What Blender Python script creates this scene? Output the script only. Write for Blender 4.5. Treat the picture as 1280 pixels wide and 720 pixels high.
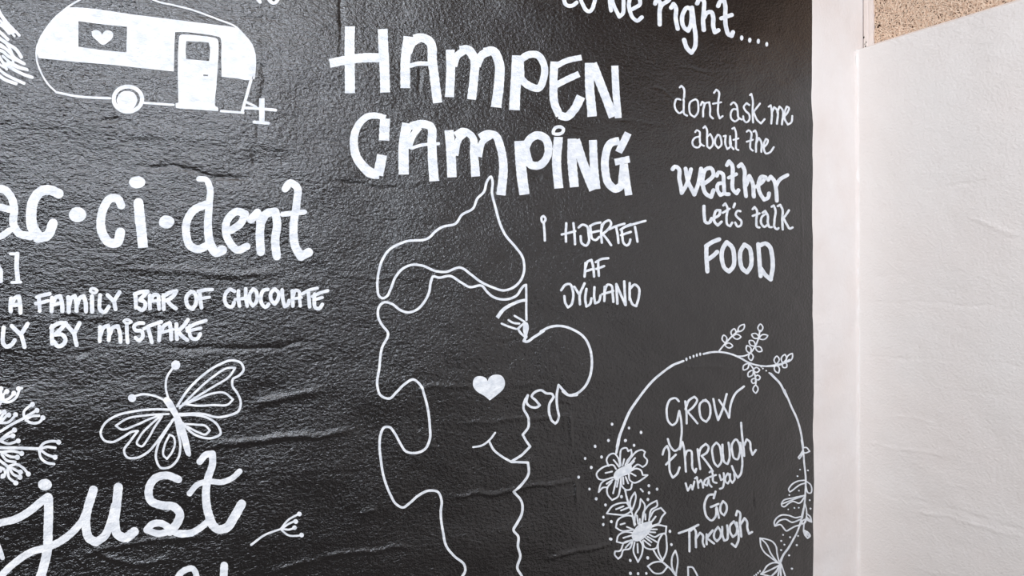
import bpy, bmesh, math, random
import numpy as np
from mathutils import Vector, Matrix
from mathutils.geometry import tessellate_polygon
random.seed(7)
SC = bpy.context.scene
COL = SC.collection
for o in list(bpy.data.objects): bpy.data.objects.remove(o)

# ---------------------------------------------------------------- camera
# the painted wall is the plane y = 0 (x along it, the corner of the room at x = 0), the white wall is x = 0
FPX = 904.0
CAM = Vector((-2.33, -1.4975, 1.60))
PITCH = math.atan(5 / FPX)
FWD0 = Vector((0.526, 0.850, 0)).normalized()
RIGHT = Vector((FWD0.y, -FWD0.x, 0))
FWD = FWD0 * math.cos(PITCH) + Vector((0, 0, math.sin(PITCH)))
UP = RIGHT.cross(FWD)
cd = bpy.data.cameras.new('camera'); cam = bpy.data.objects.new('camera', cd); COL.objects.link(cam)
cd.sensor_width = 36; cd.lens = 36 * FPX / 1280; cd.clip_start = 0.05
m = Matrix((RIGHT, UP, -FWD)).transposed().to_4x4(); m.translation = CAM
cam.matrix_world = m
SC.camera = cam

# ---------------------------------------------------------------- light
SC.view_settings.view_transform = 'Standard'; SC.view_settings.look = 'None'
SC.view_settings.gamma = 1; SC.view_settings.use_curve_mapping = False
SC.view_settings.exposure = 0.05
w = bpy.data.worlds.new('world'); SC.world = w; w.use_nodes = True
w.node_tree.nodes['Background'].inputs[0].default_value = (0.93, 0.96, 1, 1)
w.node_tree.nodes['Background'].inputs[1].default_value = 0.06
def area(name, loc, aim, sx, sy, power, col):
    d = bpy.data.lights.new(name, 'AREA'); d.shape = 'RECTANGLE'; d.size = sx; d.size_y = sy
    d.energy = power; d.color = col
    o = bpy.data.objects.new(name, d); COL.objects.link(o); o.location = loc
    o.rotation_euler = (Vector(aim) - Vector(loc)).to_track_quat('-Z', 'Y').to_euler()
    return o
# daylight from a tall opening behind and above the camera, then two added fill lamps that stand for no real source
area('window_light', (-2.2, -3.3, 3.05), (-2.0, 0, 2.0), 3.4, 0.62, 140, (0.84, 0.90, 1.0))
area('side_fill_light', (-4.9, -1.5, 1.9), (-0.1, -0.5, 1.2), 1.2, 1.6, 58, (1.0, 0.91, 0.84))  # unseen side fill, added to brighten the white walls
area('upper_fill_light', (-1.5, -2.0, 3.7), (-0.1, -0.5, 1.2), 1.2, 0.8, 10, (1.0, 0.92, 0.86))  # weak fill from above, added for the right wall, not a fitting of the room

# ---------------------------------------------------------------- photo point -> point on the painted wall
CP, SP = math.cos(PITCH), math.sin(PITCH)
def wall_uv(X, Y):
    """points read off the photograph (1280x720) -> (x, z) on the wall plane y = 0"""
    X = np.asarray(X, float); Y = np.asarray(Y, float)
    u = (X - 640) / FPX; v = (360 - Y) / FPX
    f = CP - v * SP; zz = SP + v * CP
    dx = f * FWD0.x + u * RIGHT.x; dy = f * FWD0.y + u * RIGHT.y
    t = -CAM.y / dy
    return CAM.x + t * dx, CAM.z + t * zz
def side_uv(X, Y):
    """same for the white side wall x = 0 -> (y, z)"""
    X = np.asarray(X, float); Y = np.asarray(Y, float)
    u = (X - 640) / FPX; v = (360 - Y) / FPX
    f = CP - v * SP; zz = SP + v * CP
    dx = f * FWD0.x + u * RIGHT.x; dy = f * FWD0.y + u * RIGHT.y
    t = -CAM.x / dx
    return CAM.y + t * dy, CAM.z + t * zz

# ---------------------------------------------------------------- relief of the plastered masonry
rng = np.random.RandomState(3)
NT = [rng.rand(96, 96) for _ in range(6)]
def vnoise(a, b, k):
    T = NT[k]; n = T.shape[0]
    ia = np.floor(a).astype(int); ib = np.floor(b).astype(int)
    fa = a - ia; fb = b - ib
    fa = fa**3 * (fa * (fa * 6 - 15) + 10); fb = fb**3 * (fb * (fb * 6 - 15) + 10)
    g = lambda i, j: T[i % n, j % n]
    return (g(ia, ib) * (1 - fa) * (1 - fb) + g(ia + 1, ib) * fa * (1 - fb) + g(ia, ib + 1) * (1 - fa) * fb + g(ia + 1, ib + 1) * fa * fb) - 0.5
def seam(a, b, pts, amp, wd, k):
    """ridge (amp > 0) or groove (amp < 0) along a polyline, in metres"""
    out = np.zeros_like(a)
    pts = np.asarray(pts)
    lo = pts.min(0) - 4 * wd; hi = pts.max(0) + 4 * wd
    msk = (a > lo[0]) & (a < hi[0]) & (b > lo[1]) & (b < hi[1])
    if not msk.any(): return out
    x = a[msk]; y = b[msk]
    y = y + 0.012 * vnoise(x * 24, y * 2 + k, 5) * (1 if abs(pts[0][0] - pts[-1][0]) > abs(pts[0][1] - pts[-1][1]) else 0)
    best = np.full(x.shape, 1e9); tt = np.zeros(x.shape)
    seg = np.hypot(*(pts[1:] - pts[:-1]).T); tot = seg.sum(); acc = 0
    for i in range(len(pts) - 1):
        d = pts[i + 1] - pts[i]; L2 = (d**2).sum() + 1e-12
        t = np.clip(((x - pts[i][0]) * d[0] + (y - pts[i][1]) * d[1]) / L2, 0, 1)
        ds = np.hypot(x - pts[i][0] - t * d[0], y - pts[i][1] - t * d[1])
        q = ds < best; best[q] = ds[q]; tt[q] = (acc + t[q] * seg[i]) / tot
        acc += seg[i]
    ends = np.clip(np.minimum(tt, 1 - tt) * 7 + 0.15, 0, 1)
    wob = 0.75 + 0.9 * vnoise(x * 45, y * 45, 4)
    if amp > 0: wob = 1 + .45 * vnoise(x * 40, y * 40, 4)
    out[msk] = amp * ends * wob * (np.exp(-(best / wd)**2) if amp < 0 else np.clip(1.12 - np.sqrt((best / wd)**2 + .015), 0, 1))
    return out
SEAMS = [  # photo points, height mm, half width px
 ("162,337 200,338 250,340 300,341 347,342", 3.2, 3.6),
 ("262,562 275,555 300,552 340,550 400,545 442,539", 3.0, 3.4), ("318,508 345,499 380,490 402,487", 1.6, 4),
 ("519,489 545,484 570,481 590,479", 2.6, 2.6), ("522,490 523,540", -1.2, 2),
 ("412,345 480,346.5 548,344", 1.5, 1.8), ("398,698 440,691 480,686 517,682", 2.0, 2.2),
 ("560,621 620,615 660,608 721,602", 2.0, 2.4), ("720,602 721,630", 1.0, 2), ("683,696 720,688 756,679 766,676", 2.4, 2.2),
 ("575,529 620,526 665,522 712,518", 1.7, 1.7), ("713,518 716,560", .8, 2), ("642,480 668,478", 1.2, 2.2),
 ("800,464 850,460 888,458 924,457", 1.2, 1.7), ("926,457 927,478", 1.0, 1.7),
 ("335,186 370,189 408,192", 1.8, 2.4), ("344,192 346,214", -1.2, 2), ("383,236 386,280", 1.2, 2), ("345,236 382,236", 1.2, 1.8),
 ("150,168 190,166 230,170 300,176", 1.2, 5), ("0,148 40,152 90,156", 1.5, 6),
 ("172,208 195,211 215,210 240,214 262,218 290,220 312,222", -3.0, 2.2), ("316,180 318,210", -1.6, 2),
 ("125,150 138,152 152,152", -3.0, 1.6), ("427,-6 426,12 427,34", -4.5, 2.6), ("427,34 426,70", -1.6, 2),
 ("320,79 328,84 331,100 327,118 324,140", -3.2, 2.4), ("323,150 322,190", -1.2, 2), ("818,109 830,112 845,123 862,124", -2.6, 1.5),
 ("722,146 745,147 770,149 800,152 830,156", -1.8, 1.4), ("700,144 735,144", -1.4, 1.4), ("846,82 870,88 900,93", -1.6, 1.6),
 ("662,214 668,218 680,219", -2.6, 1.6), ("941,608 942,640", -2.0, 1.4), ("525,84 526,96 524,118", -2.8, 2),
 ("762,640 763,676", -2.0, 1.8), ("205,437 260,434 330,433 400,429", -2.2, 2.6), ("92,441 102,441 112,440", -2.6, 2.2),
 ("402,226 460,233 515,238 527,230", -1.6, 2.2), ("620,429 632,427 648,422", -2.0, 1.6), ("543,552 548,557", -2.0, 2),
 ("80,393 110,398 140,396", 2.0, 1.8), ("105,692 180,680 260,672", .9, 3), ("335,716 400,700", 1.2, 3), ("450,640 470,638", 1.4, 1.6),
 ("1007,75 1008,160", .8, 2), ("1002,235 1003,330", .6, 2), ("700,440 702,560", -.8, 3), ("600,262 560,258", -.8, 3),
 ("240,100 300,96 345,104", -.8, 3), ("230,14 300,22 380,26", -.9, 3),
 ("120,690 150,700 220,704", .8, 3), ("700,500 716,502", .7, 2),
 ("300,600 420,592 470,584", -.7, 3), ("60,300 150,318", -.8, 5)]
PS = []
for s, amp, wd in SEAMS:
    p = [tuple(map(float, q.split(','))) for q in s.split()]
    X, Y = wall_uv([q[0] for q in p], [q[1] for q in p])
    dep = (X.mean() - CAM.x) * FWD0.x + (-CAM.y) * FWD0.y
    if amp > 0:   # a trowelled ledge: gentle tent that turns towards the high window
        wm = max(wd * dep / FPX * 1.5, .0058); sl = .19 + .17 * np.clip((np.mean([q[1] for q in p]) - 330) / 220, -.8, 1.4)
        PS.append((np.stack([X, Y], 1), wm * sl * min(1, .45 + amp / 4), wm, len(PS)))
    else: PS.append((np.stack([X, Y], 1), amp / 1000 * 1.0, max(wd * dep / FPX, .0034), len(PS)))
def relief(x, z):
    x = np.asarray(x, float); z = np.asarray(z, float)
    d = 0.0060 * vnoise(x * 3.1 + 9, z * 4.3, 0) + 0.0042 * vnoise(x * 8 + 3, z * 13, 1) + 0.0011 * vnoise(x * 26, z * 40, 2)
    for p, amp, wd, k in PS: d = d + seam(x, z, p, amp, wd, k)
    fade = np.clip(-(x) / 0.03, 0, 1)
    return d * fade
SSE = [("1135,240 1170,235 1230,226 1280,220", -1.2, 1.6), ("1210,270 1240,282 1275,296", 1.6, 3), ("1172,342 1210,341", -1.0, 1.3),
 ("1090,345 1130,342", -1.0, 1.3), ("1082,378 1150,377 1190,381 1270,385", -1.5, 1.5), ("1076,446 1130,447 1190,450", -1.3, 1.3),
 ("1189,420 1190,450", -1.0, 1.2), ("1240,455 1285,459", -1.0, 1.2), ("1175,485 1210,490 1245,492", -1.0, 1.2), ("1110,520 1140,523 1170,530", 1.4, 1.8),
 ("1080,551 1120,560 1190,572", 1.5, 1.8), ("1092,615 1130,622 1162,631 1175,634", -1.4, 1.2), ("1146,640 1190,647 1220,656 1250,668", 1.8, 2.2),
 ("1172,634 1200,640 1238,650", -1.8, 1.3), ("1245,653 1262,656 1285,662", -1.8, 1.4), ("1240,662 1280,673", 1.5, 1.8), ("1138,706 1180,718", 1.2, 1.5),
 ("1180,605 1210,610", 1.0, 2)]
PSS = []
for s, amp, wd in SSE:
    p = [tuple(map(float, q.split(','))) for q in s.split()]
    X, Y = side_uv([q[0] for q in p], [q[1] for q in p])
    PSS.append((np.stack([X, Y], 1), amp / 1000, wd * 2.2 / FPX, len(PSS)))
def relief_side(y, z):
    d = 0.0050 * vnoise(y * 4 + 40, z * 3.7 + 11, 3) + 0.0022 * vnoise(y * 11, z * 12 + 5, 1) + 0.0008 * vnoise(y * 30, z * 40, 0)
    for p, amp, wd, k in PSS: d = d + seam(y, z, p, amp, wd, k)
    return d * np.clip(-y / 0.05, 0, 1)

# ---------------------------------------------------------------- materials
def mat(name):
    m = bpy.data.materials.new(name); m.use_nodes = True
    nt = m.node_tree; b = nt.nodes['Principled BSDF']
    return m, nt, b
def plaster(name, col, col2, rough, bump, spec, stretch=(1, 1, 1.9), scale=62, mottle=3.0, rvar=0.08):
    m, nt, b = mat(name); N = nt.nodes; L = nt.links
    g = N.new('ShaderNodeNewGeometry'); mp = N.new('ShaderNodeMapping'); mp.inputs['Scale'].default_value = stretch
    L.new(g.outputs['Position'], mp.inputs['Vector'])
    def noise(sc, det, ro=.55):
        n = N.new('ShaderNodeTexNoise'); n.inputs['Scale'].default_value = sc; n.inputs['Detail'].default_value = det
        n.inputs['Roughness'].default_value = ro; L.new(mp.outputs[0], n.inputs['Vector']); return n
    n1 = noise(scale, 3.0); n2 = noise(scale * 3.1, 2.0); nm = noise(mottle, 4.0)
    add = N.new('ShaderNodeMath'); add.operation = 'MULTIPLY_ADD'; add.inputs[1].default_value = 0.35
    L.new(n2.outputs[0], add.inputs[0]); L.new(n1.outputs[0], add.inputs[2])
    bp = N.new('ShaderNodeBump'); bp.inputs['Strength'].default_value = 1.0; bp.inputs['Distance'].default_value = bump
    L.new(add.outputs[0], bp.inputs['Height']); L.new(bp.outputs[0], b.inputs['Normal'])
    mx = N.new('ShaderNodeMix'); mx.data_type = 'RGBA'
    mx.inputs[6].default_value = (*col, 1); mx.inputs[7].default_value = (*col2, 1)
    rp = N.new('ShaderNodeMapRange'); rp.inputs[1].default_value = .35; rp.inputs[2].default_value = .65
    L.new(nm.outputs[0], rp.inputs[0]); L.new(rp.outputs[0], mx.inputs[0]); L.new(mx.outputs[2], b.inputs['Base Color'])
    rr = N.new('ShaderNodeMapRange'); rr.inputs[3].default_value = rough - rvar; rr.inputs[4].default_value = rough + rvar
    L.new(n2.outputs[0], rr.inputs[0]); L.new(rr.outputs[0], b.inputs['Roughness'])
    b.inputs['Specular IOR Level'].default_value = spec
    return m
M_BLACK = plaster('black wall paint', (0.0062, 0.0050, 0.0049), (0.0088, 0.0074, 0.0072), 0.19, 0.0023, 0.82, (1, 1, 1.55), 96)
M_WHITE = plaster('white wall paint', (0.80, 0.760, 0.738), (0.81, 0.790, 0.776), 0.62, 0.0017, 0.3, (1, 1, 1.2), 105, 2.0)
M_STRIP = plaster('warm white wall paint', (0.735, 0.665, 0.625), (0.78, 0.735, 0.71), 0.6, 0.0018, 0.3, (1, 1, .8), 90, 4.0)  # warm paint; its pinker colour also takes in warm bounce light
M_MARK = plaster('white marker paint', (0.60, 0.63, 0.67), (0.80, 0.815, 0.83), 0.55, 0.0022, 0.35, (1, 1, 1.55), 96, 45)
M_TRIM = plaster('cream painted batten', (0.74, 0.66, 0.62), (0.78, 0.71, 0.67), 0.5, 0.0004, 0.3, (1, 1, .3), 90, 12)
M_WOOL = plaster('wood wool strands', (0.72, 0.50, 0.36), (0.86, 0.71, 0.57), 0.8, 0.0003, 0.1, (1, 1, 1), 200, 150)
M_WOOLB = plaster('shaded wood wool core', (0.10, 0.06, 0.04), (0.18, 0.12, 0.08), 0.9, 0.001, 0.1, (1, 1, 1), 200, 60)  # core darkened: the shade in the gaps between strands is put into its colour
M_FLOOR = plaster('grey floor', (0.10, 0.095, 0.09), (0.14, 0.13, 0.12), 0.5, 0.0005, 0.4, (1, 1, 1), 40, 5)
M_CEIL = plaster('pale ceiling', (0.70, 0.64, 0.58), (0.76, 0.70, 0.64), 0.8, 0.001, 0.2, (1, 1, 1), 120, 20)
M_DARK = plaster('dark hole', (0.03, 0.02, 0.015), (0.05, 0.03, 0.02), 0.9, 0.0001, 0.1)

# ---------------------------------------------------------------- helpers
def link(name, me, material, parent=None, loc=None):
    o = bpy.data.objects.new(name, me); COL.objects.link(o)
    me.materials.append(material)
    if parent: o.parent = parent
    if loc is not None: o.location = loc
    return o
def mesh_np(V, F, smooth=True):
    me = bpy.data.meshes.new('mesh'); V = np.asarray(V, np.float32)
    me.from_pydata(V.tolist(), [], F if isinstance(F, list) else F.tolist())
    if smooth: me.polygons.foreach_set('use_smooth', [True] * len(me.polygons))
    me.update(); return me
def axis(*stops):
    """non-uniform spacing: (value, step), (value, step) ..."""
    out = []
    for (a, st), (b_, _) in zip(stops[:-1], stops[1:]):
        n = max(1, int(round(abs(b_ - a) / st))); out += list(np.linspace(a, b_, n, endpoint=False))
    return np.array(out + [stops[-1][0]])
def grid_wall(name, A, B, fn, material, thick, back):
    """A, B: 1-D coordinate arrays; fn(a, b, side) -> xyz front; the back is a flat plate `thick` behind"""
    a, b = np.meshgrid(A, B, indexing='ij'); na, nb = a.shape
    V = fn(a, b).reshape(-1, 3); idx = np.arange(na * nb).reshape(na, nb)
    Q = np.stack([idx[:-1, :-1], idx[1:, :-1], idx[1:, 1:], idx[:-1, 1:]], -1).reshape(-1, 4)
    loop = list(idx[:, 0]) + list(idx[-1, 1:]) + list(idx[-2::-1, -1]) + list(idx[0, -2:0:-1])
    Vb = V[loop].copy() ; Vb = back(Vb); base = len(V); n = len(loop)
    S = [(loop[i], base + i, base + (i + 1) % n, loop[(i + 1) % n]) for i in range(n)]
    nv = base + n; nf = len(Q) + n
    me = bpy.data.meshes.new(name); me.vertices.add(nv)
    me.vertices.foreach_set('co', np.concatenate([V, Vb]).astype(np.float32).ravel())
    F = np.concatenate([Q, np.array(S)]).astype(np.int32)
    me.loops.add(nf * 4); me.loops.foreach_set('vertex_index', F.ravel())
    me.polygons.add(nf); me.polygons.foreach_set('loop_start', np.arange(0, nf * 4, 4, dtype=np.int32))
    sm = np.ones(nf, bool); sm[len(Q):] = False
    me.polygons.foreach_set('use_smooth', sm); me.update(calc_edges=True); me.validate()
    o = link(name, me, material); o['kind'] = 'structure'; return o
def box(x0, x1, y0, y1, z0, z1, bev=0):
    bm = bmesh.new(); bmesh.ops.create_cube(bm, size=1)
    for v in bm.verts: v.co = Vector(((x0 + x1) / 2 + v.co.x * (x1 - x0), (y0 + y1) / 2 + v.co.y * (y1 - y0), (z0 + z1) / 2 + v.co.z * (z1 - z0)))
    if bev: bmesh.ops.bevel(bm, geom=bm.edges[:], offset=bev, segments=2, affect='EDGES')
    me = bpy.data.meshes.new('box'); bm.to_mesh(me); bm.free(); return me
def struct(name, me, material, parent=None):
    o = link(name, me, material, parent)
    if not parent: o['kind'] = 'structure'
    return o

# ---------------------------------------------------------------- the room
XE = -0.2435            # where the black paint stops
ZT = 2.437              # top of the white side wall
CZ = 3.9
def front_y(a, b):
    edge = np.where(a >= XE - 1e-6, 0.0018 * vnoise(a * 0, b * 9, 2) + 0.0008 * vnoise(a * 0, b * 60, 1), 0)
    return np.stack([a + edge, -relief(a, b), b], -1)
def bk_y(V): V[:, 1] = 0.10; return V
grid_wall('wall_left', axis((-5.2, .08), (-2.75, .0034), (XE, 1)), axis((0, .08), (.75, .0034), (2.62, .05), (CZ, 1)), front_y, M_BLACK, .1, bk_y)
def strip_y(a, b):
    edge = np.where(a <= XE + .0005, 0.0018 * vnoise(a * 0, b * 9, 2) + 0.0008 * vnoise(a * 0, b * 60, 1), 0)
    y = -relief(a, b)
    cove = np.where(b < ZT - .004, 1, 0) * (0.007 + .006 * vnoise(a * 0, b * 30, 1)) * np.clip((a + 0.014) / 0.014, 0, 1)**2.2
    return np.stack([a + edge, y - cove, b], -1)
grid_wall('wall_back', axis((XE, .005), (-.03, .0025), (0.0, .025), (0.06, 1)), axis((0, .08), (.45, .006), (2.42, .004), (2.66, .05), (CZ, 1)), strip_y, M_STRIP, .1, bk_y)
def side_x(a, b):
    x = -relief_side(a, b)
    z = np.where(b > ZT - 1e-6, b + 0.0025 * vnoise(a * 14, b * 0, 3) + .001 * vnoise(a * 60, b * 0, 2), b)
    cove = (0.005 + .006 * vnoise(a * 0, b * 22, 2)) * np.clip((a + 0.012) / 0.012, 0, 1)**2.0
    return np.stack([x - cove, a, z], -1)
def bk_x(V): V[:, 0] = 0.05; return V
grid_wall('wall_right', axis((-4.2, .08), (-.80, .005), (-.02, .002), (0, 1)), axis((0, .08), (.45, .005), (ZT, 1)), side_x, M_WHITE, .05, bk_x)
struct('floor', box(-5.2, .3, -4.2, .1, -.06, 0), M_FLOOR)
struct('ceiling', box(-5.2, .3, -4.2, .1, CZ, CZ + .06), M_CEIL)

# wood wool board set back above the side wall, with its battens
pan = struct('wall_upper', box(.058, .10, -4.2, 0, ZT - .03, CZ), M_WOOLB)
def strands(n, y0, y1, z0, z1, seed):
    r = np.random.RandomState(seed); V = []; F = []
    for i in range(n):
        y = r.uniform(y0, y1); z = r.uniform(z0, z1); a = r.uniform(0, math.pi); c = r.normal(0, 38)
        L = r.uniform(.02, .055); k = 6; wd = r.uniform(.0007, .0014); x = .0585 - r.uniform(.0003, .0065)
        px = []; th = a; yy, zz = y, z
        for j in range(k + 1):
            px.append((yy, zz, th)); yy += math.cos(th) * L / k; zz += math.sin(th) * L / k; th += c * L / k
        b = len(V)
        bow = r.uniform(.0005, .0025)
        for j, (yy, zz, th) in enumerate(px):
            yy = min(max(yy, y0), y1); zz = min(max(zz, z0), z1)
            xx = x - bow * math.sin(math.pi * j / k)
            ny, nz = -math.sin(th) * wd, math.cos(th) * wd
            V += [(xx, yy + ny, zz + nz), (xx - .0005, yy, zz), (xx, yy - ny, zz - nz)]
        for j in range(k):
            q = b + 3 * j; F += [(q, q + 1, q + 4, q + 3), (q + 1, q + 2, q + 5, q + 4)]
    return mesh_np(V, F)
st = link('wool_strands', strands(5200, -.62, -.033, ZT - .005, 2.72, 5), M_WOOL, pan); st['kind'] = 'stuff'
struct('trim_1', box(.036, .058, -.0165, -.002, ZT + .001, CZ, .0015), M_TRIM)
struct('trim_2', box(.044, .058, -.031, -.0165, ZT + .001, CZ, .0012), M_TRIM)
struct('trim_3', box(.006, .058, -4.2, -.031, ZT - .004, ZT + .0065, .001), M_TRIM)
# chipped nail holes at the foot of the batten
r = random.Random(4)
for i, (yy, zz, s) in enumerate([(-.006, ZT + .010, .0035), (-.010, ZT + .018, .0025), (-.004, ZT + .050, .0030), (-.012, ZT + .006, .003), (-.013, ZT + .031, .002), (-.008, ZT + .026, .0018)]):
    bm = bmesh.new(); bmesh.ops.create_circle(bm, cap_ends=True, radius=s, segments=9)
    for v in bm.verts: v.co = Vector((0.0355, yy + v.co.x * r.uniform(.6, 1.1), zz + v.co.y * r.uniform(.8, 1.4)))
    bmesh.ops.solidify(bm, geom=bm.faces[:], thickness=.001)
    me = bpy.data.meshes.new('hole'); bm.to_mesh(me); bm.free()
    link('nail_hole', me, M_DARK, bpy.data.objects['trim_1'])

# ---------------------------------------------------------------- brush marks: raised paint laid over the relief
class Frame:
    def __init__(s, ox, oy, k): s.ox, s.oy, s.k = ox, oy, k
    def __call__(s, p): return (s.ox + p[0] / s.k, s.oy + p[1] / s.k)
class Paint:
    """collects painted shapes (outlines read off the photo, carried onto the wall) into one mesh"""
    lay = 0
    def __init__(s): s.P = []; s.H = []; s.F = []; s.B = []   # photo points, height, faces
    def add(s, pts, faces, loop):
        Paint.lay = (Paint.lay + 1) % 7
        h = 0.0007 + 0.00006 * Paint.lay
        b = len(s.P); s.P += pts; s.H += [h] * len(pts); s.F += [tuple(i + b for i in f) for f in faces]
        b2 = len(s.P); s.P += [pts[i] for i in loop]; s.H += [-0.0008] * len(loop); n = len(loop)
        s.F += [(b + loop[i], b2 + i, b2 + (i + 1) % n, b + loop[(i + 1) % n]) for i in range(n)]
    def ribbon(s, pts, w0, w1=None, cap='r', jit=.05):
        w1 = w0 if w1 is None else w1
        P = [np.array(p, float) for p in pts]
        if len(P) < 2: return
        # break at sharp corners
        runs = [[P[0]]]
        for i in range(1, len(P) - 1):
            runs[-1].append(P[i])
            a = P[i] - P[i - 1]; c = P[i + 1] - P[i]
            cs = a.dot(c) / (np.hypot(*a) * np.hypot(*c) + 1e-9)
            if cs < 0.12: runs.append([P[i]])
        runs[-1].append(P[-1])
        closed = np.hypot(*(P[0] - P[-1])) < 0.6 and len(P) > 4
        tot = sum(np.hypot(*(P[i + 1] - P[i])) for i in range(len(P) - 1)); acc = 0
        for ri, R in enumerate(runs):
            C = []
            lc = closed and len(runs) == 1
            for i in range(len(R) - 1):
                p1, p2 = R[i], R[i + 1]
                p0 = R[i - 1] if i > 0 else (R[-2] if lc else p1 * 2 - p2)
                p3 = R[i + 2] if i + 2 < len(R) else (R[1] if lc else p2 * 2 - p1)
                d = np.hypot(*(p2 - p1)); n = max(2, int(d / max(1.3, min(w0, 3) * .6)))
                for j in range(n):
                    t = j / n
                    # centripetal-like: damp tangents by neighbour distance
                    d0 = np.hypot(*(p1 - p0)) + 1e-6; d2 = np.hypot(*(p3 - p2)) + 1e-6
                    m1 = ((p1 - p0) / d0 * d + (p2 - p1) / d * d0) / (d0 + d) * d
                    m2 = ((p2 - p1) / d * d2 + (p3 - p2) / d2 * d) / (d + d2) * d
                    t2 = t * t; t3 = t2 * t
                    C.append((2 * t3 - 3 * t2 + 1) * p1 + (t3 - 2 * t2 + t) * m1 + (3 * t2 - 2 * t3) * p2 + (t3 - t2) * m2)
            C.append(R[-1]); C = np.array(C)
            T = np.gradient(C, axis=0); T /= np.hypot(T[:, 0], T[:, 1])[:, None] + 1e-9
            if lc: T[0] = T[-1] = (T[0] + T[-1]) / (np.hypot(*(T[0] + T[-1])) + 1e-9)
            Nn = np.stack([-T[:, 1], T[:, 0]], 1)
            sl = np.concatenate([[0], np.cumsum(np.hypot(*np.diff(C, axis=0).T))]); frac = (acc + sl) / max(tot, 1e-6); acc += sl[-1]
            W = (w0 + (w1 - w0) * frac) / 2
            W = W * (1 + jit * np.sin(sl * .9 + random.uniform(0, 6)) * .5 + jit * np.array([random.uniform(-1, 1) for _ in sl]) * .6)
            M = max(2, int(math.ceil(W.max() * 2 / 3.2)) + 1); n = len(C)
            pts_ = []; faces = []
            for i in range(n):
                for j in range(M): pts_.append(tuple(C[i] + Nn[i] * W[i] * (2 * j / (M - 1) - 1)))
            for i in range(n - 1):
                for j in range(M - 1): faces.append((i * M + j, i * M + j + 1, (i + 1) * M + j + 1, (i + 1) * M + j))
            loop = [i * M for i in range(n)]
            def capf(i, d):
                nonlocal pts_, faces
                k = 6; out = []
                for q in range(1, k):
                    an = math.pi * q / k
                    out.append(len(pts_)); pts_.append(tuple(C[i] - Nn[i] * W[i] * math.cos(an) + T[i] * d * W[i] * math.sin(an)))
                ring = [i * M] + out + [i * M + M - 1]
                faces.append(tuple(ring + [i * M + j for j in range(M - 2, 0, -1)]))
                return out
            end_cap = (cap == 'r' or ri < len(runs) - 1) and not lc
            st_cap = (cap == 'r' or ri > 0) and not lc
            e = capf(n - 1, 1) if end_cap else [(n - 1) * M + j for j in range(1, M - 1)]
            loop += e + [i * M + M - 1 for i in range(n - 1, -1, -1)]
            f = capf(0, -1) if st_cap else [j for j in range(1, M - 1)]
            loop += f[::-1]
            s.add(pts_, faces, loop)
    def fill(s, outer, holes=(), cell=5.0, smooth=True):
        rings = []
        for R in [outer] + list(holes):
            R = [np.array(p, float) for p in R]
            if smooth:
                O = []
                for i in range(len(R)):
                    p0, p1, p2, p3 = R[i - 1], R[i], R[(i + 1) % len(R)], R[(i + 2) % len(R)]
                    a1 = p1 - p0; a2 = p2 - p1; a3 = p3 - p2
                    c1 = a1.dot(a2) / (np.hypot(*a1) * np.hypot(*a2) + 1e-9) < .35
                    c2 = a2.dot(a3) / (np.hypot(*a2) * np.hypot(*a3) + 1e-9) < .35
                    m1 = a2 if c1 else (p2 - p0) / 2; m2 = a2 if c2 else (p3 - p1) / 2
                    L = np.hypot(*a2); m1 = m1 / (np.hypot(*m1) + 1e-9) * L; m2 = m2 / (np.hypot(*m2) + 1e-9) * L
                    n = max(1, min(6, int(L / 1.5)))
                    for j in range(n):
                        t = j / n; t2 = t * t; t3 = t2 * t
                        O.append((2 * t3 - 3 * t2 + 1) * p1 + (t3 - 2 * t2 + t) * m1 + (3 * t2 - 2 * t3) * p2 + (t3 - t2) * m2)
                R = O
            rings.append(R)
        flat = [p for R in rings for p in R]
        tris = tessellate_polygon([[Vector((p[0], p[1], 0)) for p in R] for R in rings])
        bm = bmesh.new(); vs = [bm.verts.new((p[0], p[1], 0)) for p in flat]
        for t in tris:
            try: bm.faces.new([vs[i] for i in t])
            except ValueError: pass
        xs = [p[0] for p in flat]; ys = [p[1] for p in flat]
        for ax, lo, hi in ((0, min(xs), max(xs)), (1, min(ys), max(ys))):
            q = math.ceil(lo / cell) * cell
            while q < hi:
                co = Vector((q, 0, 0)) if ax == 0 else Vector((0, q, 0)); no = Vector((1, 0, 0)) if ax == 0 else Vector((0, 1, 0))
                bmesh.ops.bisect_plane(bm, geom=bm.verts[:] + bm.edges[:] + bm.faces[:], plane_co=co, plane_no=no)
                q += cell
        bm.verts.index_update()
        P = [(v.co.x, v.co.y) for v in bm.verts]; F = [tuple(v.index for v in f.verts) for f in bm.faces]
        Paint.lay = (Paint.lay + 1) % 7; h = 0.0007 + 0.00006 * Paint.lay
        b = len(s.P); s.P += P; s.H += [h] * len(P); s.F += [tuple(i + b for i in f) for f in F]
        b2 = len(s.P); s.P += P; s.H += [-.0008] * len(P)
        for e in bm.edges:
            if len(e.link_faces) == 1:
                i, j = e.verts[0].index, e.verts[1].index; s.F.append((b + i, b + j, b2 + j, b2 + i))
        bm.free()
    def blob(s, c, rx, ry=None, rot=0):
        ry = rx if ry is None else ry; n = 14; cr, sr = math.cos(rot), math.sin(rot)
        pts = [tuple(c)]
        for rr in ((.55, 1.0) if max(rx, ry) > 3 else (1.0,)):
            for i in range(n):
                a = 2 * math.pi * i / n; x = rx * rr * math.cos(a); y = ry * rr * math.sin(a)
                if rr == 1: x *= 1 + random.uniform(-.05, .05); y *= 1 + random.uniform(-.05, .05)
                pts.append((c[0] + x * cr - y * sr, c[1] + x * sr + y * cr))
        F = [(0, 1 + i, 1 + (i + 1) % n) for i in range(n)]; o = 1
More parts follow.
